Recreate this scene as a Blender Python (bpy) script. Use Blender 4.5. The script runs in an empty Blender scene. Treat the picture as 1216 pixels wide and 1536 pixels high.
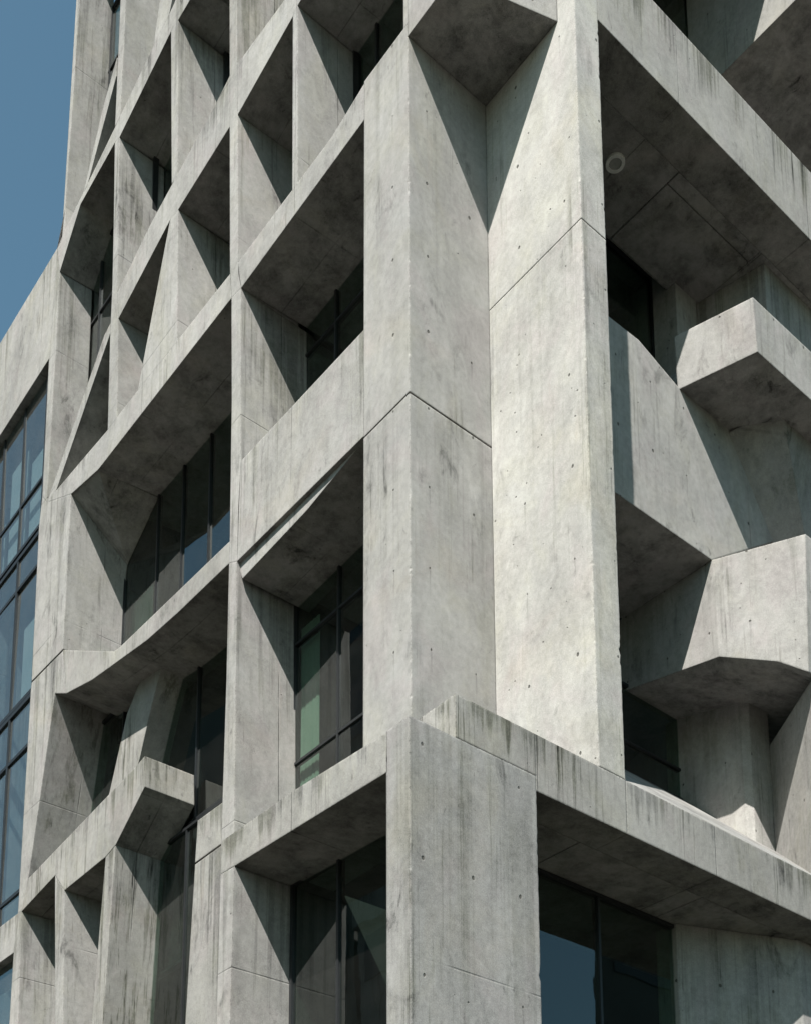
import bpy, bmesh, math, random
from mathutils import Vector
random.seed(7)
S = bpy.context.scene
COL = S.collection

# ------------------------------------------------------------------ camera
# The building stands square to the world axes: its left facade is the plane X = 0
# (running along +Y), its right facade runs along +X and looks towards -Y.
FPX, CX, CY = 1944.144, 564.22, 1890.63
YAW, PITCH = 0.67629162, 0.174471258
fwd = Vector((math.sin(YAW)*math.cos(PITCH), math.cos(YAW)*math.cos(PITCH), math.sin(PITCH)))
right = Vector((math.cos(YAW), -math.sin(YAW), 0))
down = fwd.cross(right)
def ray(x, y): return right*((x-CX)/FPX) + down*((y-CY)/FPX) + fwd
_r = ray(614, 590); _t = 11.6/math.hypot(_r.x, _r.y)
EYE = Vector((-_r.x*_t, -_r.y*_t, 1.6))
def PX(x, y, c): r = ray(x, y); return EYE + r*((c-EYE.x)/r.x)
def PY(x, y, c): r = ray(x, y); return EYE + r*((c-EYE.y)/r.y)
def PZ(x, y, c): r = ray(x, y); return EYE + r*((c-EYE.z)/r.z)

cd = bpy.data.cameras.new('camera'); cam = bpy.data.objects.new('camera', cd); COL.objects.link(cam)
S.camera = cam
cam.location = EYE
from mathutils import Matrix
cam.rotation_euler = Matrix((right, -down, -fwd)).transposed().to_euler()
cd.sensor_fit = 'VERTICAL'; cd.sensor_height = 36; cd.sensor_width = 28.5
cd.lens = FPX/1536*36
cd.shift_x = (608-CX)/1536; cd.shift_y = (CY-768)/1536
cd.clip_end = 3000; cd.clip_start = .1

# ------------------------------------------------------------------ materials
class NB:
    def __init__(s, name):
        s.m = bpy.data.materials.new(name); s.m.use_nodes = True
        s.t = s.m.node_tree; s.t.nodes.clear()
    def n(s, typ, _in=None, **kw):
        nd = s.t.nodes.new(typ)
        for k, v in kw.items(): setattr(nd, k, v)
        for k, v in (_in or {}).items():
            sock = nd.inputs[k]
            if isinstance(v, bpy.types.NodeSocket): s.t.links.new(v, sock)
            else: sock.default_value = v
        return nd
    def math(s, op, a, b=None, c=None, clamp=False):
        d = {0: a}
        if b is not None: d[1] = b
        if c is not None: d[2] = c
        return s.n('ShaderNodeMath', d, operation=op, use_clamp=clamp).outputs[0]
    def mapr(s, v, a, b, c=0., d=1., smooth=True):
        return s.n('ShaderNodeMapRange', {0: v, 1: a, 2: b, 3: c, 4: d}, clamp=True,
                   interpolation_type='SMOOTHSTEP' if smooth else 'LINEAR').outputs[0]
    def noise(s, vec, scale, detail=4., rough=.55, dist=0.):
        return s.n('ShaderNodeTexNoise', {'Vector': vec, 'Scale': scale, 'Detail': detail, 'Roughness': rough, 'Distortion': dist}).outputs[0]
    def scl(s, vec, x, y, z, off=(0, 0, 0)):
        return s.n('ShaderNodeMapping', {'Vector': vec, 'Scale': (x, y, z), 'Location': off}).outputs[0]
    def mixc(s, f, a, b, mode='MIX'):
        nd = s.n('ShaderNodeMix', data_type='RGBA', blend_type=mode)
        for k, v in ((0, f), (6, a), (7, b)):
            if isinstance(v, bpy.types.NodeSocket): s.t.links.new(v, nd.inputs[k])
            else: nd.inputs[k].default_value = v
        return nd.outputs[2]

def rgb(r, g, b): return (r, g, b, 1)

def concrete(name, base=(.243, .239, .229), dirt=1., streak=1., drip=1., seed=0., ties=None, lines=(2.9, 2.6, 2.45), chips=1.):
    b = NB(name)
    obj = b.n('ShaderNodeTexCoord').outputs['Object']
    gen = b.n('ShaderNodeTexCoord').outputs['Generated']
    P = b.n('ShaderNodeMapping', {'Vector': obj, 'Location': (seed*3.1, seed*1.7, seed*2.3)}).outputs[0]
    geo = b.n('ShaderNodeNewGeometry')
    N = b.n('ShaderNodeSeparateXYZ', {0: geo.outputs['True Normal']})
    nx, ny, nz = [b.math('ABSOLUTE', N.outputs[i]) for i in range(3)]
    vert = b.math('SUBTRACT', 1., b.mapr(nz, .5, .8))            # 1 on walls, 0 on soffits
    O = b.n('ShaderNodeSeparateXYZ', {0: obj}); ox, oy, oz = O.outputs
    # broad cloudy tone, mid blotches, cement fines
    n1 = b.noise(b.scl(P, 1., 1., .7), .6, 5, .6, .2)
    n2 = b.noise(b.scl(P, 1., 1., .55), 3.2, 8, .62, .5)
    n3 = b.noise(P, 14., 6, .65)
    n4 = b.noise(P, 120., 3, .75)
    tone = b.math('ADD', b.mapr(n1, .3, .7, -.17, .12, False), b.mapr(n2, .3, .72, -.16, .13, False))
    tone = b.math('ADD', tone, b.mapr(n3, .3, .7, -.12, .11, False))
    tone = b.math('ADD', tone, b.mapr(n4, .3, .7, -.24, .24, False))
    # smeared dark patches
    n5 = b.noise(b.scl(P, 1.5, 1.5, .6), 2.2, 9, .66, .9)
    n5b = b.noise(P, .7, 3, .5)
    smear = b.math('MULTIPLY', b.mapr(n5, .545, .70), b.mapr(n5b, .44, .62))
    tone = b.math('SUBTRACT', tone, b.math('MULTIPLY', smear, .46*dirt))
    # small bruises, scuffs and mould specks
    n6 = b.noise(b.scl(P, 1., 1., .7), 7.5, 7, .7, .5)
    spk = b.math('MULTIPLY', b.mapr(n6, .60, .70), b.mapr(b.noise(P, 1.2, 3, .5), .45, .60))
    tone = b.math('SUBTRACT', tone, b.math('MULTIPLY', spk, .34*dirt))
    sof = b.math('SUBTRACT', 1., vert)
    mould_shade = b.math('MULTIPLY', b.mapr(b.noise(P, 2.4, 8, .72, .15), .40, .66), sof)  # soffit mould, strengthened to paint the undersides' shade into the colour
    tone = b.math('SUBTRACT', tone, b.math('MULTIPLY', mould_shade, .42))
    n5c = b.noise(b.scl(P, 2.6, 2.6, 1.1), 1.9, 8, .7, .6)
    tone = b.math('ADD', tone, b.math('MULTIPLY', b.mapr(n5c, .58, .72), .15))
    # vertical rain streaks (walls only)
    sv = b.noise(b.scl(P, 9., 9., .28), 1.0, 5, .7, .15)
    sw = b.noise(b.scl(P, 1.1, 1.1, .5), 1.0, 3, .5)
    stk = b.math('MULTIPLY', b.mapr(sv, .53, .70), b.mapr(sw, .46, .64))
    sv2 = b.noise(b.scl(P, 26., 26., .7), 1.0, 3, .6)
    stk2 = b.math('MULTIPLY', b.mapr(sv2, .60, .74), b.mapr(sw, .40, .62))
    stk = b.math('MULTIPLY', b.math('ADD', b.math('MULTIPLY', stk, .34), b.math('MULTIPLY', stk2, .28)), streak)
    # drips that start at the top edge of each member
    gz = b.n('ShaderNodeSeparateXYZ', {0: gen}).outputs[2]
    dn = b.math('ADD', b.math('MULTIPLY', b.noise(b.scl(P, 8.5, 8.5, .12), 1.0, 4, .7), .6), b.math('MULTIPLY', b.noise(b.scl(P, 1.7, 1.7, .1), 1.0, 3, .6), .4))
    dlen = b.mapr(dn, .42, .64, 1.0, .0, False)
    dr = b.math('MULTIPLY', b.mapr(b.math('SUBTRACT', gz, dlen), 0., .5), b.mapr(dn, .45, .58))
    dr = b.math('MULTIPLY', dr, .46*drip)
    down_ = b.math('MULTIPLY', b.math('ADD', stk, dr), vert)
    tone = b.math('SUBTRACT', tone, down_)
    # formwork lines
    ln_all = None
    for ax, sp, nn in ((ox, lines[0], nx), (oy, lines[1], ny), (oz, lines[2], nz)):
        if not sp: continue
        q = b.math('ADD', ax, .37+seed)
        fr = b.math('PINGPONG', q, sp/2)
        w = b.mapr(fr, .004, .011, 1., 0.)
        w = b.math('MULTIPLY', w, b.math('SUBTRACT', 1., b.mapr(nn, .4, .7)))
        ln_all = w if ln_all is None else b.math('MAXIMUM', ln_all, w)
    if ln_all is None: ln_all = b.math('MULTIPLY', n1, 0.)
    lm = b.mapr(b.noise(P, .9, 3, .6), .38, .60, .05, 1.)
    ln_all = b.math('MULTIPLY', ln_all, lm)
    tone = b.math('SUBTRACT', tone, b.math('MULTIPLY', ln_all, .30))
    # pinholes left by air bubbles
    vo = b.n('ShaderNodeTexVoronoi', {'Vector': b.n('ShaderNodeVectorMath', {0: P, 1: b.n('ShaderNodeVectorMath', {0: b.n('ShaderNodeTexNoise', {'Vector': P, 'Scale': 30.}).outputs[1], 1: (.02, .02, .02)}, operation='MULTIPLY').outputs[0]}, operation='ADD').outputs[0], 'Scale': 7.})
    vr = b.n('ShaderNodeSeparateColor', {0: vo.outputs['Color']}).outputs[0]
    rad = b.mapr(vr, .70, 1., .0, .075, False)
    ph = b.mapr(b.math('SUBTRACT', vo.outputs['Distance'], rad), -.03, .02, 1., 0.)
    ph = b.math('MULTIPLY', ph, b.mapr(vr, .74, .76))
    holes = ph
    # tie-rod holes in columns on a grid
    if ties:
        dh, dz, oh, ozf = ties
        h = b.math('ADD', b.math('MULTIPLY', ox, b.mapr(ny, .4, .6)), b.math('MULTIPLY', oy, b.mapr(nx, .4, .6)))
        jit = b.noise(P, .8, 2)
        h1 = b.math('ADD', b.math('SUBTRACT', h, oh), b.math('MULTIPLY', jit, .03))
        z1 = b.math('ADD', b.math('SUBTRACT', oz, ozf), b.math('MULTIPLY', jit, .05))
        cell = b.n('ShaderNodeCombineXYZ', {0: b.math('FLOOR', b.math('ADD', b.math('DIVIDE', h1, dh), .5)), 1: b.math('FLOOR', b.math('ADD', b.math('DIVIDE', z1, dz), .5)), 2: seed}).outputs[0]
        wn = b.n('ShaderNodeTexWhiteNoise', {'Vector': cell}).outputs[0]
        fh = b.math('SUBTRACT', b.math('WRAP', h1, dh/2, -dh/2), 0.)
        fz = b.math('SUBTRACT', b.math('WRAP', z1, dz/2, -dz/2), 0.)
        d = b.math('SQRT', b.math('ADD', b.math('MULTIPLY', fh, fh), b.math('MULTIPLY', b.math('MULTIPLY', fz, fz), .6)))
        d = b.math('ADD', d, b.math('MULTIPLY', b.math('SUBTRACT', n3, .5), .02))
        d = b.math('ADD', d, b.mapr(wn, .0, 1., -.004, .006, False))
        th = b.math('MULTIPLY', b.math('MULTIPLY', b.mapr(d, .010, .018, 1., 0.), vert), b.math('GREATER_THAN', wn, .16))
        holes = b.math('MAXIMUM', holes, th)
        run = b.math('MULTIPLY', b.mapr(b.math('ABSOLUTE', b.math('ADD', fh, b.math('MULTIPLY', b.math('SUBTRACT', n3, .5), .012))), .004, .016, 1., 0.), b.math('MULTIPLY', b.mapr(fz, -.42, -.02, 0., 1.), b.math('LESS_THAN', fz, 0.)))
        run = b.math('MULTIPLY', b.math('MULTIPLY', run, vert), b.math('GREATER_THAN', wn, .72))
        tone = b.math('SUBTRACT', tone, b.math('MULTIPLY', run, .20))
    # worn arrises
    bev = b.n('ShaderNodeBevel', {'Radius': .028}, samples=4)
    dt = b.n('ShaderNodeVectorMath', {0: bev.outputs[0], 1: geo.outputs['Normal']}, operation='DOT_PRODUCT').outputs['Value']
    edge = b.mapr(dt, .80, .985, 1., 0.)
    en = b.noise(P, 42., 5, .75)
    wear = b.math('MULTIPLY', edge, b.mapr(en, .51, .62))
    tone = b.math('SUBTRACT', tone, b.math('MULTIPLY', wear, .55*chips))
    tone = b.math('ADD', tone, b.math('MULTIPLY', edge, .05))
    tone = b.math('ADD', tone, 1.)
    colr = b.mixc(1., rgb(*base), b.n('ShaderNodeCombineColor', {0: tone, 1: tone, 2: tone}).outputs[0], 'MULTIPLY')
    # hue: warm iron / cool cement / green-black biofilm in the wet streaks
    hue = b.noise(P, .8, 4, .6, .8)
    colr = b.mixc(b.mapr(hue, .52, .72, 0., .35), colr, b.mixc(1., colr, rgb(1.05, .985, .90), 'MULTIPLY'))
    colr = b.mixc(b.mapr(hue, .48, .30, 0., .35), colr, b.mixc(1., colr, rgb(.96, .985, 1.03), 'MULTIPLY'))
    lil = b.noise(b.scl(P, 1., 1., .6), 1.5, 6, .65, .6)
    colr = b.mixc(b.mapr(lil, .50, .66, 0., .8), colr, b.mixc(1., colr, rgb(1.015, .975, .995), 'MULTIPLY'))
    colr = b.mixc(b.mapr(lil, .50, .34, 0., .8), colr, b.mixc(1., colr, rgb(1.0, 1.0, .95), 'MULTIPLY'))
    rust = b.mapr(b.noise(b.scl(P, 5, 5, .8), 1., 5, .65), .62, .74, 0., .35)
    colr = b.mixc(b.math('MULTIPLY', rust, vert), colr, b.mixc(1., colr, rgb(1.0, .93, .90), 'MULTIPLY'))
    bio = b.math('MULTIPLY', b.math('MULTIPLY', down_, 1.6), b.mapr(hue, .4, .6), clamp=True)
    colr = b.mixc(bio, colr, b.mixc(1., colr, rgb(.80, .83, .70), 'MULTIPLY'))
    colr = b.mixc(b.math('MULTIPLY', holes, .86), colr, rgb(.05, .048, .042))
    hgt = b.math('ADD', b.math('MULTIPLY', n3, .22), b.math('MULTIPLY', n4, .10))
    hgt = b.math('SUBTRACT', hgt, b.math('MULTIPLY', holes, 1.6))
    hgt = b.math('SUBTRACT', hgt, b.math('MULTIPLY', ln_all, .9))
    hgt = b.math('SUBTRACT', hgt, b.math('MULTIPLY', wear, 1.0))
    hgt = b.math('ADD', hgt, b.math('MULTIPLY', n1, .5))
    bump = b.n('ShaderNodeBump', {'Strength': .55, 'Distance': .012, 'Height': hgt, 'Normal': bev.outputs[0]})
    bs = b.n('ShaderNodeBsdfPrincipled', {'Base Color': colr, 'Roughness': .88, 'Normal': bump.outputs[0], 'Specular IOR Level': .25})
    b.n('ShaderNodeOutputMaterial', {0: bs.outputs[0]})
    return b.m

def simple(name, col, rough=.5, metal=0., nscale=20., namp=.15):
    b = NB(name)
    P = b.n('ShaderNodeTexCoord').outputs['Object']
    t = b.mapr(b.noise(P, nscale, 5, .6), .3, .7, 1-namp, 1+namp, False)
    c = b.mixc(1., rgb(*col), b.n('ShaderNodeCombineColor', {0: t, 1: t, 2: t}).outputs[0], 'MULTIPLY')
    bs = b.n('ShaderNodeBsdfPrincipled', {'Base Color': c, 'Roughness': rough, 'Metallic': metal})
    b.n('ShaderNodeOutputMaterial', {0: bs.outputs[0]})
    return b.m

def glass(name, tint=(.58, .68, .63), ior=1.9, refl=(.92, .98, .97), d0=.006, d1=.018):
    b = NB(name)
    P = b.n('ShaderNodeTexCoord').outputs['Object']
    w = b.noise(P, .9, 2, .5)
    w2 = b.noise(P, 7., 2, .5)
    bump = b.n('ShaderNodeBump', {'Strength': .25, 'Distance': .01, 'Height': b.math('ADD', w, b.math('MULTIPLY', w2, .03))})
    fr = b.n('ShaderNodeFresnel', {'IOR': ior, 'Normal': bump.outputs[0]})
    tr = b.n('ShaderNodeBsdfTransparent', {0: rgb(*tint)})
    dust = b.mapr(b.noise(P, 3., 6, .6), .35, .8, d0, d1, False)
    gl = b.n('ShaderNodeBsdfGlossy', {0: rgb(*refl), 'Roughness': .012, 'Normal': bump.outputs[0]})
    outer = b.math('SUBTRACT', 1., b.n('ShaderNodeNewGeometry').outputs['Backfacing'])
    mx = b.n('ShaderNodeMixShader', {0: b.math('MULTIPLY', fr.outputs[0], outer), 1: tr.outputs[0], 2: gl.outputs[0]})
    df = b.n('ShaderNodeBsdfDiffuse', {0: rgb(.4, .4, .37)})
    mx2 = b.n('ShaderNodeMixShader', {0: b.math('MULTIPLY', dust, outer), 1: mx.outputs[0], 2: df.outputs[0]})
    b.n('ShaderNodeOutputMaterial', {0: mx2.outputs[0]})
    return b.m

M = {
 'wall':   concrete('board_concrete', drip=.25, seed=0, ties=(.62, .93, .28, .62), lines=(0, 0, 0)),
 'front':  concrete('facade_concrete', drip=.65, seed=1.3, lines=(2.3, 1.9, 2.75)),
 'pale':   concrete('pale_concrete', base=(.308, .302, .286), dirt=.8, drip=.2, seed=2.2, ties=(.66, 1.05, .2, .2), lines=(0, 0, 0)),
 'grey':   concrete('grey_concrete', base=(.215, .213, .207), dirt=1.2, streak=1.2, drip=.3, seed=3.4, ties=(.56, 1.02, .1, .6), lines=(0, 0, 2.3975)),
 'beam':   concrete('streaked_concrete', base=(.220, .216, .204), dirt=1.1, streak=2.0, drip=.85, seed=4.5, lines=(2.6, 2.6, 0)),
 'frame':  simple('dark_window_frame', (.022, .024, .026), .42, .35),
 'glass':  glass('window_glass'),
 'wing_glass': glass('blue_window_glass', (.66, .74, .76), 2.6, (.90, .98, 1.), .04, .075),
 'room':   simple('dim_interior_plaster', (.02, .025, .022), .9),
 'curtain': simple('curtain_cloth', (.47, .45, .43), .95, 0, 60, .1),
 'reflection_sheet':  simple('pale_reflection_sheet', (.36, .36, .34), .9, 0, 40, .05),  # pale sheet standing in for reflections in the wing glass
 'lamp':   simple('lamp_trim', (.62, .62, .59), .5),
 'lens':   simple('lamp_lens', (.30, .30, .28), .3),
 'tower':  simple('sky_blocker_dark', (.055, .06, .052), .7),
 'paving': simple('warm_paving', (.024, .022, .013), .9, 0, 2., .25),
}

# ------------------------------------------------------------------ mesh helpers
def empty(name, loc, label, cat, group=None):
    o = bpy.data.objects.new(name, None); COL.objects.link(o); o.location = loc
    o.empty_display_size = .3
    o['label'] = label; o['category'] = cat
    if group: o['group'] = group
    return o
def off(p):
    v = Vector((0, 0, 0))
    while p is not None: v += p.location; p = p.parent
    return v
def link(name, bm, mat, parent=None, label=None):
    bmesh.ops.remove_doubles(bm, verts=bm.verts, dist=1e-5)
    bmesh.ops.recalc_face_normals(bm, faces=bm.faces)
    me = bpy.data.meshes.new(name); bm.to_mesh(me); bm.free()
    me.materials.append(M[mat] if isinstance(mat, str) else mat)
    o = bpy.data.objects.new(name, me); COL.objects.link(o)
    if parent:
        o.parent = parent
        o.location = -off(parent)
    if label: o['label'] = label
    return o
def add_loft(bm, A, B, capA=True, capB=True):
    a = [bm.verts.new(p) for p in A]; c = [bm.verts.new(p) for p in B]; n = len(a)
    if capA: bm.faces.new(a)
    if capB: bm.faces.new(c)
    for i in range(n): bm.faces.new((a[i], a[(i+1) % n], c[(i+1) % n], c[i]))
def add_box(bm, x0, x1, y0, y1, z0, z1):
    add_loft(bm, [(x0, y0, z0), (x1, y0, z0), (x1, y1, z0), (x0, y1, z0)], [(x0, y0, z1), (x1, y0, z1), (x1, y1, z1), (x0, y1, z1)])
def loft(A, B):
    bm = bmesh.new(); add_loft(bm, [Vector(p) for p in A], [Vector(p) for p in B]); return bm
def left(name, px, parent, X0=0., d=1.1, dz=0., mat='front', label=None, snap=None):
    """a member of the left facade: outline on the plane X0, going back into the building by d"""
    A = [PX(x, y, X0) for x, y in px]
    for p in A:
        if snap is not None and abs(p.y-snap) < .3: p.y = snap
    return link(name, loft(A, [p+Vector((d, 0, dz)) for p in A]), mat, parent, label)
def rightm(name, px, parent, Y0, d=1.1, mat='front', label=None, dz=0.):
    A = [PY(x, y, Y0) for x, y in px]
    return link(name, loft(A, [p+Vector((0, d, dz)) for p in A]), mat, parent, label)
def plan(name, pts, z0, z1, parent, mat='front', label=None):
    return link(name, loft([(x, y, z0) for x, y in pts], [(x, y, z1) for x, y in pts]), mat, parent, label)
def chipped(name, pts, z0, z1, parent, mat, corners, label=None, step=.03, big=.03):
    """an upright of plan pts whose arrises at the given corners are broken by small chips"""
    bm = bmesh.new(); rnd = random.Random(len(pts)*17+int(z1*10))
    n = max(2, int((z1-z0)/step)); prev = None; m = len(pts)
    walk = {k: .004 for k in corners}
    for i in range(n+1):
        z = z0+(z1-z0)*i/n; ring = []
        for k, p in enumerate(pts):
            p = Vector(p)
            if k in corners:
                r = rnd.random()
                w = .003+.004*rnd.random()
                if r > .87: w += big*rnd.random()**2
                walk[k] = .45*walk[k]+.55*w; w = walk[k]
                a = (Vector(pts[k-1])-p).normalized(); c = (Vector(pts[(k+1) % m])-p).normalized()
                ring += [p+a*w*(.6+.8*rnd.random()), p+c*w*(.6+.8*rnd.random())]
            else: ring.append(p)
        vs = [bm.verts.new((q.x, q.y, z)) for q in ring]
        if prev:
            L = len(vs)
            for j in range(L): bm.faces.new((prev[j], prev[(j+1) % L], vs[(j+1) % L], vs[j]))
        else: bm.faces.new(vs)
        prev = vs
    bm.faces.new(prev)
    return link(name, bm, mat, parent, label)

def window(axis, c, h0, h1, z0, z1, parent, mulls=(), trans=(), mat='glass', fw=.04, label=None, zsplit=None):
    """a framed window on the plane axis = c; mulls / trans are positions along the wall and up"""
    def bx(bm, a0, a1, b0, b1, d0=-.03, d1=.06):
        if axis == 'X': add_box(bm, c+d0, c+d1, a0, a1, b0, b1)
        else: add_box(bm, a0, a1, c+d0, c+d1, b0, b1)
    bm = bmesh.new()
    bx(bm, h0, h0+fw, z0, z1); bx(bm, h1-fw, h1, z0, z1)
    bx(bm, h0+fw, h1-fw, z0, z0+fw); bx(bm, h0+fw, h1-fw, z1-fw, z1)
    w = link('window', bm, 'frame', parent, label)
    ms = [m for m in sorted(mulls) if h0+.1 < m < h1-.1]; ts = [t for t in sorted(trans) if z0+.1 < t < z1-.1]
    for m in ms:
        bm = bmesh.new(); bx(bm, m-fw*.42, m+fw*.42, z0+fw, z1-fw, -.026, .055); link('mullion', bm, 'frame', w)
    hs = [h0+fw]+ms+[h1-fw]
    for t in ts:
        bm = bmesh.new()
        for a, b_ in zip(hs[:-1], hs[1:]): bx(bm, a+(fw*.42 if a in ms else 0), b_-(fw*.42 if b_ in ms else 0), t-fw*.42, t+fw*.42, -.023, .05)
        link('transom', bm, 'frame', w)
    zs = [z0+fw]+ts+[z1-fw]
    for a, b_ in zip(hs[:-1], hs[1:]):
        for e, f_ in zip(zs[:-1], zs[1:]):
            k_ = .012 if mat == 'wing_glass' else .004
            t1, t2 = random.uniform(-k_, k_), random.uniform(-k_, k_)
            g = []
            for hh, zz in ((a-.005, e-.005), (b_+.005, e-.005), (b_+.005, f_+.005), (a-.005, f_+.005)):
                dd = t1*(hh-(a+b_)/2)+t2*(zz-(e+f_)/2)
                g.append(Vector((c+dd, hh, zz)) if axis == 'X' else Vector((hh, c+dd, zz)))
            v = Vector((.012, 0, 0)) if axis == 'X' else Vector((0, .012, 0))
            link('pane', loft(g, [q+v for q in g]), mat, w)
    return w

# ------------------------------------------------------------------ ground
bm = bmesh.new(); add_box(bm, -400, 400, -400, 400, -1, 0)
g = link('ground', bm, 'paving'); g['kind'] = 'structure'

# ------------------------------------------------------------------ the building
T = empty('concrete_building', (0, 0, 0), 'raw concrete tower block with a deep gridded facade and projecting corner bays', 'building')

# --- corner pier (left facade end + recessed return face)
v1 = 1.165
yc = PX(545, 890, 0).y                      # width of the corner pier on the left facade
zs1 = PX(614, 588, 0).z
zB2 = PX(557, 166, 0).z
plan_pier = [(0, 0), (v1, 0), (v1, yc), (0, yc)]
chipped('column', plan_pier, 7.9, zs1-.011, T, 'wall', [0])
chipped('column', plan_pier, zs1+.011, 17.36, T, 'wall', [0])
bm = bmesh.new(); add_box(bm, .03, v1-.03, .03, yc-.03, 8, 17.3); link('core_wall', bm, 'front', T)
plan('column', [(0, 0), (v1, 0), (v1, .07), (0, .07)], 17.362, 26, T, 'wall')
# overhanging upper block in the notch
plan('upper_bay', [(0, -.73), (v1, -1.12), (v1, -.0), (0, -.0)], 17.19, 24, T, 'wall')

# --- right hand projecting volume
zRC = PX(870, 328, v1).z
yR = -1.36
rc = [(v1, yR), (1.545, yR), (1.545, 1.5), (v1, 1.5)]
chipped('column', rc, 8.335, zRC-.006, T, 'pale', [0, 1], big=.035)
chipped('column', rc, zRC+.006, 25, T, 'pale', [0, 1], big=.025)
bm = bmesh.new(); add_box(bm, v1+.03, 1.52, yR+.03, 1.45, zRC-.3, zRC+.3); link('core_wall', bm, 'front', T)

# --- left facade beams
left('beam', [(549.8, 650), (356, 842), (358, 760), (361.5, 692), (552, 488)], T, d=3., mat='front', snap=yc)
left('beam_fillet', [(549.5, 651), (356, 842.5), (364, 868), (460, 766), (549, 657)], T, X0=.05, d=1.0, mat='front', snap=yc)
left('beam', [(556.5, 166.5), (362, 432), (358, 410), (357.5, 394), (417, 314), (497, 207), (559.5, 108)], T, d=3., dz=.2, snap=yc)
left('beam', [(480, -45), (446.8, 8), (440, 24), (357, 172), (356, 150), (356, 97), (420, 10), (460, -50)], T, d=3., dz=.2)
left('beam', [(347.5, 447), (148, 704), (107, 741), (70.8, 754), (84.6, 736), (138, 673), (162, 645), (176, 626), (207, 586), (266, 512), (312, 453), (345.4, 411)], T, d=3., dz=.1)
left('beam', [(345, 190), (268, 314), (255.6, 330), (178, 478), (176.5, 440), (226, 337), (259, 276), (325, 154), (345, 114)], T, d=3., dz=.2)
left('beam', [(300, -25), (267.7, 30), (257, 47), (179.6, 206), (172.7, 214), (121, 307), (90, 408), (86, 373), (98, 345), (126, 288), (172.7, 191.7), (230, 71), (254, 22), (262, 5), (275, -30)], T, d=3., dz=.2)
# sill beam that widens into a wing
left('beam', [(345, 812), (344, 845), (266, 920), (221, 960), (166, 1000), (138, 1020), (100, 1040), (95, 975), (172, 977), (180, 971)], T, d=1.02, dz=-.04, mat='beam', label='sill beam that widens into a wing at its left end')
# lower left beam with the cut-off end
left('beam', [(207, 1147), (217.6, 1134), (217.6, 1180), (174, 1267), (159, 1285), (97, 1335.5), (83, 1313), (33, 1367), (43, 1318)], T, d=.76, dz=.0, mat='beam', label='short streaked beam with a cut-off end block')

# --- left facade columns and fins
left('column', [(355.5, -60), (356, 97), (357, 172), (357.5, 394), (362, 432), (347.5, 447), (345.4, 411), (345, 190), (345, 114), (344.5, -60)], T, d=.9)
left('column', [(362, 432), (361.5, 692), (356, 842), (344, 845), (345, 812), (348, 600), (347.5, 447)], T, d=1.03)
left('column', [(356, 842), (355, 900), (352, 1250), (350, 1330), (330, 1330), (340, 1020), (344, 845)], T, d=.88)
left('column', [(439.7, 24), (446.8, 8), (446.8, 276), (438.7, 287)], T, d=.93)
left('column', [(440, -60), (447, -70), (446.8, -16), (440, -8)], T, d=1.0)
left('slanted_fin', [(255.6, 330), (267.7, 314), (266.3, 512), (207, 586)], T, d=.9)
left('column', [(257, 47), (267.7, 30), (266.7, 263), (258, 276)], T, d=.85)
left('slanted_fin', [(243, -20), (230, 71), (254, 22), (263, -20)], T, d=.95)
left('column', [(172.7, 214), (179.6, 206), (176.5, 440), (178, 478), (176, 626), (162, 645), (165.8, 500), (169, 430), (171, 338)], T, d=.8)
left('column', [(186, -110), (194, -110), (187.5, 40), (181, 174), (173, 190), (177, 100)], T, d=.78)
left('diagonal_fin', [(166, 485), (165.8, 500), (84.6, 736), (71, 754), (157, 503)], T, d=.75, label='thin diagonal fin crossing a grid opening')
left('diagonal_fin', [(176, 86), (175, 114), (131, 280), (126, 288), (154, 165)], T, d=.7, label='thin diagonal fin crossing the top left opening')
left('column', [(119.5, -75), (126, -75), (98.4, 311), (98, 345), (86, 373), (93, 363)], T, d=.62, label='slim outermost column of the tower against the sky')
left('column', [(86, 373), (90, 408), (84.6, 520), (70.8, 754), (64, 745), (74, 538), (77, 510)], T, d=.6)
left('column', [(64, 745), (70.8, 754), (107, 741), (95, 973.5), (48, 1021.5), (59, 790)], T, d=1.0)
left('column', [(95, 976.5), (100, 1040), (83, 1040), (43, 1318), (33, 1367), (27.5, 1370), (46.6, 1037), (48, 1024.5)], T, d=1.0)
left('column', [(27.5, 1370), (33, 1367), (24, 1640), (8, 1640), (21, 1429)], T, d=.8)
left('column', [(83, 1313), (97, 1335.5), (94, 1640), (83, 1640)], T, d=.6)
left('pillar', [(174, 1267), (159, 1285), (129, 1640), (147, 1640)], T, X0=.004, d=.76, mat='beam', label='leaning pillar under the cut-off beam end')
left('bracket', [(266, 915), (236, 1026), (228, 1057), (211, 1133), (203, 1165), (160, 1210), (191, 1071), (225, 985)], T, X0=.5, d=.45, mat='beam', label='pinched pillar head between sill beam and end block')
# panels left of the mid column
left('spandrel', [(297, 1231), (335, 1203), (333, 1265), (293, 1294)], T, X0=.12, d=.5, mat='beam')
left('spandrel', [(293, 1297), (333, 1268), (330, 1640), (272, 1640)], T, X0=.12, d=.5, mat='beam')
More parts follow.
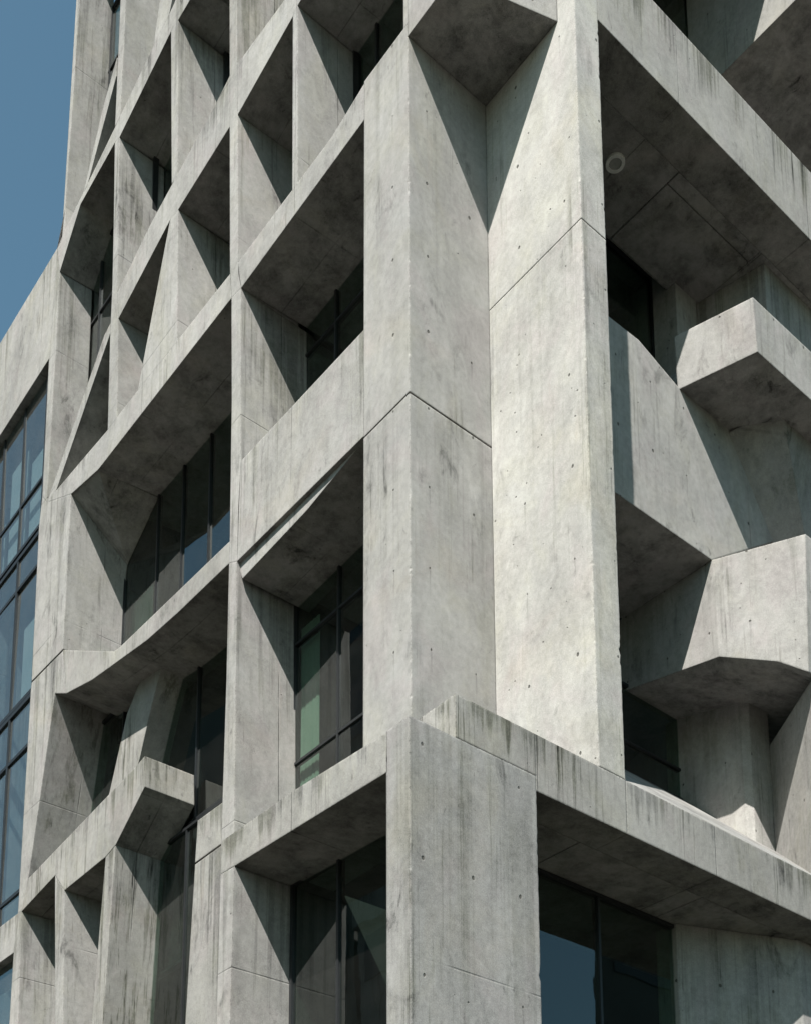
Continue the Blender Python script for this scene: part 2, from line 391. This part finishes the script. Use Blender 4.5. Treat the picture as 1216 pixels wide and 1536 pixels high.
# folded upper left corner of the large middle opening
A = [PX(*p, 0.02) for p in ((148, 703), (107, 741), (102, 840))]
B = [PX(238, 747, 1.0), PX(191.7, 847, 1.0), PX(180, 1000, 1.0)]
bm = bmesh.new()
pts = [PX(148, 704, .01), PX(107, 741, .01), PX(191.7, 847, 1.0), PX(238, 747, 1.0)]
back = [PX(148, 704, .01)+Vector((0, .02, .35)), PX(107, 741, .01)+Vector((0, .4, .2)), PX(191.7, 847, 1.0)+Vector((.0, .6, 0)), PX(238, 747, 1.0)+Vector((0, .1, .5))]
add_loft(bm, pts, back)
link('splayed_soffit', bm, 'beam', T)
bm = bmesh.new()
j = PX(97, 940, .01)
pts = [PX(107, 741, .01), PX(95, 975, .01), PX(178, 985, 1.0), PX(191.7, 847, 1.0)]
add_loft(bm, pts, [p+Vector((0, .5, 0)) for p in pts])
link('splayed_jamb', bm, 'beam', T)

# --- right facade
SOF1 = 17.28
plan('beam', [(1.545, yR), (10, yR), (10, yR+.5), (1.545, yR+.5)], SOF1, 18.39, T, 'beam', 'deep streaked beam across the upper right opening')
for (x0, x1, y0, y1) in ((1.545, 3.55, yR+.5, .24), (3.565, 5.2, yR+.5, -.685), (3.565, 5.2, -.675, .24), (5.205, 10, yR+.5, .24)):
    plan('soffit_panel', [(x0, y0), (x1, y0), (x1, y1), (x0, y1)], SOF1-.002, 17.7, T, 'front')
plan('slab', [(1.545, yR+.5), (10, yR+.5), (10, 4), (1.545, 4)], 17.72, 18.3, T, 'front')
YW = -.45                                   # plane of the set-back spandrel
plan('fin_wall', [(5.14, .22), (5.37, -.8), (7.5, -.8), (7.5, .22)], 15.3, SOF1, T, 'front')
# box that pushes out of the upper right opening
ZB1, ZB0 = 15.52, 14.79
link('projecting_box', loft([(4.22, yR, ZB0), (3.92, YW+.02, ZB0), (9, YW+.02, ZB0), (9, yR, ZB0)], [(4.19, yR, ZB1), (3.89, YW+.02, ZB1), (9, YW+.02, ZB1), (9, yR, ZB1)]), 'wall', T, 'concrete box jutting out over the spandrel')
plan('jamb_wall', [(4.69, .1), (5.13, .1), (5.13, 1.3), (4.69, 1.3)], 13.5, SOF1+.4, T, 'wall')
A = PY(1067, 840, YW); B = PZ(1207, 801, A.z)
Wt, Wb = PX(935, 905, A.x), PX(942, 1035, A.x)
YL = Wb.y                                   # plane of the lower window
rightm('spandrel', [(880, 445), (915, 477), (957, 510), (1021, 586), (1060, 520), (1330, 575), (1330, 770), (1180, 806), (1067, 840), (924, 740), (880, 710)], T, YW, YL-YW+.05, 'wall', 'sloping-topped concrete spandrel crossed by a curved shadow')
# leaning column head under the box
a, b_ = PZ(1095, 668, ZB0), PZ(1175, 630, ZB0)
a = PY(1095, 668, YW+.03)
c_ = PY(1155, 815, YW+.03)
nk = (b_-a).cross(c_-a); rk = ray(1207, 806); d_ = EYE+rk*(nk.dot(a-EYE)/nk.dot(rk))
a, b_ = a-(c_-a)*.12, b_-(d_-b_)*.12
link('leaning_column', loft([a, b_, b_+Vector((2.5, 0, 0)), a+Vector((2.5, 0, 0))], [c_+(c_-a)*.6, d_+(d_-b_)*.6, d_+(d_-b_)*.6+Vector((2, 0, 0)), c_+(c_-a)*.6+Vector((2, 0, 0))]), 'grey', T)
# oblique parapet
nrm = Vector((-(B-A).y, (B-A).x, 0)).normalized()
def PO(x, y): r = ray(x, y); return EYE+r*(nrm.dot(A-EYE)/nrm.dot(r))
b0, b1, b2_ = PO(1078, 985), PO(1165, 992), PO(1212, 1008)
bm = bmesh.new()
top = [A, B, (9, B.y, A.z), (9, YL+.1, A.z), (A.x-.02, YL+.1, A.z)]
bot = [b0, b1, b2_, (9, b2_.y, b2_.z), (9, YL+.1, Wb.z), (A.x-.04, YL+.1, Wb.z)]
V = [bm.verts.new(p) for p in top]; W = [bm.verts.new(p) for p in bot]
bm.faces.new(V)
for f_ in ((V[0], V[1], W[2], W[1], W[0]), (V[1], V[2], W[3], W[2]), (V[2], V[3], W[4], W[3]), (V[3], V[4], W[5], W[4]), (V[4], V[0], W[0], W[5]),
           (W[0], W[1], W[5]), (W[1], W[4], W[5]), (W[1], W[2], W[3], W[4])): bm.faces.new(f_)
link('parapet', bm, 'wall', T, 'oblique sunlit parapet with a faceted underside')
# lower recess
q0 = PY(1015, 1078, YL); q1 = PX(1110, 1040, q0.x); sl0 = PY(1015, 1190, YL)
q2 = PZ(1150, 1055, q1.z)
print('Q', A, B, YL, q0, q1, q2, sl0, b2_)
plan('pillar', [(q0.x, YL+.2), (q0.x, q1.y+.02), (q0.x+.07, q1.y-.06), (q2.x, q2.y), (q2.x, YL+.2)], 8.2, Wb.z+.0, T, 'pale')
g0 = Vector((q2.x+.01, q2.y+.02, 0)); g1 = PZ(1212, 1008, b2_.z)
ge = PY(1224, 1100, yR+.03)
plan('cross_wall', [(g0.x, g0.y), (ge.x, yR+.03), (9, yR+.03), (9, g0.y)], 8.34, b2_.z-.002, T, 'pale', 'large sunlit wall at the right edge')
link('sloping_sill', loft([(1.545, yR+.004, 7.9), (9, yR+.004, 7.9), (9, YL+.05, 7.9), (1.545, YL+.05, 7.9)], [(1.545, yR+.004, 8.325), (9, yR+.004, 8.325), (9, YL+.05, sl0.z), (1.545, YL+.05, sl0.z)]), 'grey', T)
# third level box
plan('projecting_box', [(6.0, yR), (11, yR), (11, .62), (6.0, .62)], 21.66, 24.5, T, 'wall', 'concrete box at the top right corner')
plan('jamb_wall', [(6.2, .60), (6.6, .60), (6.6, 1.3), (6.2, 1.3)], 18.3, 24.5, T, 'wall')
plan('beam', [(1.545, yR), (11, yR), (11, 2), (1.545, 2)], 23.8, 25, T, 'beam')

# --- podium: lower storey standing forward of the tower
xp = -1.18
pierplan = [(xp, yR), (.31, yR), (.31, -.36), (.12, -.36), (.12, -1.06), (xp, -1.06)]
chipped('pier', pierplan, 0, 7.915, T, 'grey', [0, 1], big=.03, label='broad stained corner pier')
plan('beam', [(-.66, yR), (.31, yR), (.31, .0), (-.66, .0)], 7.918, 8.33, T, 'beam')
plan('beam', [(1.547, yR), (10, yR), (10, yR+.4), (1.547, yR+.4)], 7.77, 8.325, T, 'beam', 'long streaked beam under the sloping sill')
plan('beam', [(.31, yR), (1.545, yR), (1.545, yR+.4), (.31, yR+.4)], 7.77, 8.33, T, 'beam')
plan('slab', [(.31, yR+.4), (1.545, yR+.4), (1.545, .0), (.31, .0)], 7.918, 8.33, T, 'beam')
for (x0, x1, y0, y1) in ((.31, 1.30, yR+.4, -.2), (1.31, 3.2, yR+.4, -.2), (3.21, 10, yR+.4, -.2)):
    plan('soffit_panel', [(x0, y0), (x1, y0), (x1, y1), (x0, y1)], 7.768, 7.915, T, 'front')
plan('jamb_wall', [(3.5, -.38), (4.95, -.98), (10, -.98), (10, -.1), (3.5, -.1)], 0, 7.766, T, 'wall')
yp = PX(352, 1299, xp).y
left('beam', [(580.5, 1099), (580.5, 1158), (352, 1299), (345, 1303), (331, 1312), (333, 1262), (350, 1250), (447, 1182), (540, 1124)], T, X0=xp, d=.72, mat='beam', label='streaked lintel over the lower window')
left('column', [(352, 1299.5), (331, 1312), (322, 1640), (342, 1640)], T, X0=xp, d=.72, mat='front')
A = [PX(342, 1630, xp), PX(322, 1630, xp)]
plan('column', [(xp, A[0].y), (xp, A[1].y), (xp+.72, A[1].y), (xp+.72, A[0].y)], 0, A[0].z, T)
plan('slab', [(xp+.01, -1.0), (.0, -1.0), (.0, yp+.15), (xp+.01, yp+.15)], 7.70, 7.90, T)
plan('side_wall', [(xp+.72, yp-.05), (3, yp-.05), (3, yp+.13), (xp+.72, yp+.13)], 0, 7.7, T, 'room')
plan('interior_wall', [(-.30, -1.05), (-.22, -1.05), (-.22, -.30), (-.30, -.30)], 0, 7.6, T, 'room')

# --- windows of the left facade (X planes)
def lw(c, pxs, mv=(), th=(), pad=.08, **k):
    P_ = [PX(x, y, 0) for x, y in pxs] if not k.pop('flat', False) else [PX(x, y, c) for x, y in pxs]
    ys = [p.y for p in P_]; zz = [p.z for p in P_]
    return window('X', c, max(.16, min(ys)-pad), max(ys)+pad, min(zz)-pad, max(zz)+pad, T,
                  [PX(x, y, c).y for x, y in mv], [PX(x, y, c).z for x, y in th], **k)
lw(1.03, [(362, 432), (557, 166), (552, 488), (361.5, 692)], [(505, 480)], [(530, 455)])
lw(.88, [(364, 868), (549, 657), (540, 1124), (352, 1250)], [(509, 960)], [(500, 921), (490, 1113)])
lw(1.0, [(107, 741), (347.5, 447), (345, 812), (180, 971), (172, 976)], [(237, 830), (275, 790), (316, 750)], pad=.04)
lw(.95, [(450, 3), (500, -80), (607, 31), (497, 207)], [(566, 60)])
lw(.9, [(357, 172), (440, 24), (439, 287), (357.5, 394)], [(418, 255)])
lw(.9, [(268, 314), (345, 190), (345.4, 411), (266, 512)], [(335, 380)])
lw(.8, [(178, 478), (255.6, 330), (207, 586), (176, 626)])
lw(.85, [(268, 30), (285, -30), (345, 114), (266, 263), (345, -40)])
lw(.81, [(179.6, 206), (257, 47), (258, 276), (176.5, 440)])
lw(.78, [(188, 40), (225, -40), (243, -10), (230, 71), (173, 190)])
lw(.62, [(90, 408), (121, 307), (172.7, 214), (169, 430), (165.8, 500), (71, 754)], [(152, 440)], [(150, 470), (140, 570)])
lw(.62, [(122, -20), (98, 345), (177, 100), (181, -40)], [(170, 20)], [(158, 120)])
lw(.85, [(97, 1040), (266, 920), (344, 845), (330, 1320), (33, 1367)], [(296, 1150), (186, 1110)], [(316, 1213)], pad=.05)
lw(.70, [(33, 1367), (159, 1285), (330, 1300), (322, 1640), (20, 1640)], [(278, 1400), (330, 1400)], pad=.02)
P1 = [PX(x, y, xp) for x, y in ((352, 1299), (580, 1158))]
window('X', xp+.70, -1.0, yp, 3.2, 7.66, T, [PX(509, 1400, xp+.7).y], [4.6])
window('X', xp+.70, -1.0, yp, .2, 3.1, T, [PX(509, 1400, xp+.7).y])
# --- windows of the right facade
window('Y', .5, 1.6, 4.72, 14.6, 17.7, T, [3.3])
window('Y', YL, 1.6, q0.x+.05, sl0.z-.1, Wb.z+.05, T, [3.0], [sl0.z+.35])
window('Y', -.33, .35, 3.6, 3.2, 7.76, T, [PY(896, 1400, -.33).x])
window('Y', -.33, .35, 3.6, .2, 3.1, T, [PY(896, 1400, -.33).x])
window('Y', .64, 1.6, 7.0, 18.35, 23.7, T, [3.7], [21.2])
# interior
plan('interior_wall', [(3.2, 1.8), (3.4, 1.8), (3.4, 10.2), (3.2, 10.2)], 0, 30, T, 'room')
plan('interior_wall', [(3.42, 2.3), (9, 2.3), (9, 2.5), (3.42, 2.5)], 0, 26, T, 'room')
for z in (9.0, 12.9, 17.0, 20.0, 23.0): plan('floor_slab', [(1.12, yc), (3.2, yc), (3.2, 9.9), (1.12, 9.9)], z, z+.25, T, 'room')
plan('end_wall', [(.9, 8.7), (3.4, 8.7), (3.4, 8.95), (.9, 8.95)], 21.5, 30, T)
plan('end_wall', [(.65, 9.6), (3.4, 9.6), (3.4, 9.85), (.65, 9.85)], 0, 21.5, T)
zt = PX(120, -70, 0).z
plan('beam', [(0, .08), (3, .08), (3, 9.0), (0, 9.0)], zt, zt+1.4, T, 'front')
left('beam', [(480, -45), (606, -240), (606, -300), (460, -50)], T, d=3., dz=.2)
plan('roof', [(.2, yc), (3.4, yc), (3.4, 9.3), (.2, 9.3)], 30, 30.3, T)

# ------------------------------------------------------------------ glazed wing
G = empty('glazed_wing', (0, 11.5, 0), 'lower wing with blue glass curtain wall under a plain concrete parapet, left of the tower', 'building')
left('parapet', [(86, 373), (77, 510), (74, 538), (0, 654), (-160, 900), (-160, 772), (0, 516)], G, d=1.4, mat='front')
left('spandrel', [(27.5, 1370), (0, 1391), (-160, 1512), (-160, 1562), (0, 1444), (21, 1429)], G, d=.6, mat='front')
WZ = [PX(74, 545, .14).z, PX(64, 718, .14).z, PX(58.7, 790, .14).z, PX(58.7, 797, .14).z, PX(55, 852, .14).z, PX(45, 1043.6, .14).z, PX(41.5, 1119.6, .14).z, PX(27.6, 1339, .14).z, PX(27, 1372, .14).z]
ym = [PX(33, 754, .14).y, PX(2, 797, .14).y, PX(2, 797, .14).y+.9, PX(2, 797, .14).y+1.8]
wt = window('X', .14, 9.6, 14, WZ[3]+.03, WZ[0]+.05, G, ym, [WZ[1]], 'wing_glass', .06)
wm = window('X', .14, 9.6, 14, WZ[5]+.005, WZ[3]-.03, G, [y-.03 for y in ym], [WZ[4]], 'wing_glass', .07)
window('X', .14, 9.6, 14, WZ[8]-.1, WZ[5]-.005, G, [y-.03 for y in ym], [WZ[6], WZ[7]], 'wing_glass', .07)
window('X', .14, 9.6, 14, 5.5, 10.1, G, ym, [], 'wing_glass', .07)
for w_, y0, y1, z0, z1 in ((wt, 9.7, ym[0]-.06, WZ[3]+.1, WZ[1]+.9), (wt, ym[0]+.06, ym[1]-.06, WZ[3]+.1, WZ[1]+1.3), (wt, ym[1]+.06, ym[2]-.06, WZ[3]+.1, WZ[1]+.4),
                           (wm, 9.7, ym[0]-.09, WZ[5]+.1, WZ[4]-.7), (wm, ym[1]+.06, ym[2]-.09, WZ[5]+.1, WZ[4]-1.2)):
    bm = bmesh.new(); add_box(bm, .27, .285, y0, y1, z0, z1); link('reflection_sheet', bm, 'reflection_sheet', w_)  # pale sheets added behind the glass to imitate reflected light
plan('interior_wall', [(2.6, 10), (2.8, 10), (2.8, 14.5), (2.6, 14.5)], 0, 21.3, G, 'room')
plan('end_wall', [(.3, 14.1), (2.8, 14.1), (2.8, 14.4), (.3, 14.4)], 0, 21.3, G)

# ------------------------------------------------------------------ across the street, mirrored in the panes, plus added sky blockers
B = empty('office_block', (-24, 18, 0), 'pale office block across the street, mirrored in the lower windows', 'building')
plan('wall', [(-18, 12), (-18, 22.3), (-30, 22.3), (-30, 12)], 0, 19.4, B, 'front')
plan('cornice', [(-17.7, 11.8), (-17.7, 22.4), (-30.2, 22.4), (-30.2, 11.8)], 19.4, 20.3, B, 'front')
for z in (2.2, 6, 9.8, 13.2, 17.5):
    plan('window', [(-17.95, 12.5), (-17.95, 22.0), (-18.05, 22.0), (-18.05, 12.5)], z, z+1.6, B, 'frame')
B = empty('sky_blocker_tower', (-25, 29, 0), 'tall dark tower form added to block sky reflections in the windows', 'building')  # unseen tower, added and sized to darken chosen panes
plan('wall', [(-18.2, 22.8), (-18.2, 36.0), (-32, 36.0), (-32, 22.8)], 0, 52, B, 'tower')
plan('sky_blocker_annex', [(-18.2, 36.0), (-18.2, 42.0), (-32, 42.0), (-32, 36.0)], 0, 41, B, 'tower')  # lower mass added to keep sky out of the lower left panes
for k in range(13):
    plan('window', [(-18.15, 23.2), (-18.15, 35.6), (-18.25, 35.6), (-18.25, 23.2)], 2+k*3.9, 4.4+k*3.9, B, 'frame')

B = empty('sky_blocker_side', (20, -16, 0), 'plain dark block added on the right to keep sky out of the ground floor window', 'building')  # unseen block, added and angled to cut the sky reflection
plan('wall', [(14.2, -11), (26, -11), (38, -22), (27, -22)], 0, 16.5, B, 'tower')
for k in range(4): plan('window', [(15, -10.95), (25.5, -10.95), (25.5, -11.05), (15, -11.05)], 2+k*3.9, 4.2+k*3.9, B, 'frame')

# ------------------------------------------------------------------ loose things
lp = PZ(922, 243, SOF1-.002)
L = empty('ceiling_light', lp, 'round ring-shaped downlight fixed to the dark soffit of the upper right opening', 'light')
def disc(r0, r1, z0, z1, n=32):
    bm = bmesh.new()
    prof = [(r0, z1), (r0, z0), (r1, z0), (r1, z1)]
    rings = [[bm.verts.new((lp.x+r*math.cos(2*math.pi*i/n), lp.y+r*math.sin(2*math.pi*i/n), lp.z+z)) for r, z in prof] for i in range(n)]
    for i in range(n):
        a, c = rings[i], rings[(i+1) % n]
        for k in range(4): bm.faces.new((a[k], a[(k+1) % 4], c[(k+1) % 4], c[k]))
    return bm
link('trim_ring', disc(.075, .115, -.03, .001), 'lamp', L)
link('lens', disc(.002, .07, -.018, .0), 'lens', L)

def curtain(label, c, y0, y1, z0, z1, amp=.010, n=90):
    o = empty('curtain', (c, y0, z0), label, 'curtain')
    bm = bmesh.new(); A_, B_ = [], []
    for i in range(n+1):
        y = y0+(y1-y0)*i/n; w = amp*math.sin(i*1.3)+amp*.4*math.sin(i*.37+1)
        A_.append((bm.verts.new((c+w, y, z0)), bm.verts.new((c+w*.8, y+.01, z1))))
    for p, q in zip(A_[:-1], A_[1:]): bm.faces.new((p[0], q[0], q[1], p[1]))
    link('cloth', bm, 'curtain', o)
    return o
e1, e2 = PX(482, 1000, 1.0), PX(455, 1000, 1.0)
curtain('narrow pale curtain drawn aside in the tall window beside the corner pier', .98, e1.y, e2.y, 9.2, 12.3)
e1, e2 = PX(226, 900, 1.15), PX(186, 900, 1.15)
curtain('grey curtain at the left end of the wide middle window', 1.2, e1.y, e2.y+.3, 13.1, 15.7)

# ------------------------------------------------------------------ daylight
sd = Vector((1, .63, -1.49)).normalized()
sl = bpy.data.lights.new('sun', 'SUN'); sl.energy = 5.0; sl.angle = math.radians(.5); sl.color = (1, .955, .895)
so = bpy.data.objects.new('sun', sl); COL.objects.link(so); so.rotation_euler = sd.to_track_quat('-Z', 'Y').to_euler(); so.location = (-20, -12, 40)
Wd = bpy.data.worlds.new('World'); S.world = Wd; Wd.use_nodes = True
nt = Wd.node_tree; bg = nt.nodes['Background']
sky = nt.nodes.new('ShaderNodeTexSky'); sky.sky_type = 'NISHITA'; sky.sun_disc = False
sky.sun_elevation = math.asin(-sd.z); sky.sun_rotation = math.atan2(-sd.x, -sd.y) % (2*math.pi)
sky.air_density = 1.0; sky.dust_density = 1.0; sky.ozone_density = .5
tint = nt.nodes.new('ShaderNodeMix'); tint.data_type = 'RGBA'; tint.blend_type = 'MULTIPLY'
tint.inputs[0].default_value = 1; tint.inputs[7].default_value = (.87, 1.13, .98, 1)
nt.links.new(sky.outputs[0], tint.inputs[6]); nt.links.new(tint.outputs[2], bg.inputs[0]); bg.inputs[1].default_value = .062
vs = S.view_settings; vs.view_transform = 'Standard'; vs.look = 'None'; vs.gamma = 1; vs.use_curve_mapping = False
vs.exposure = 1.2
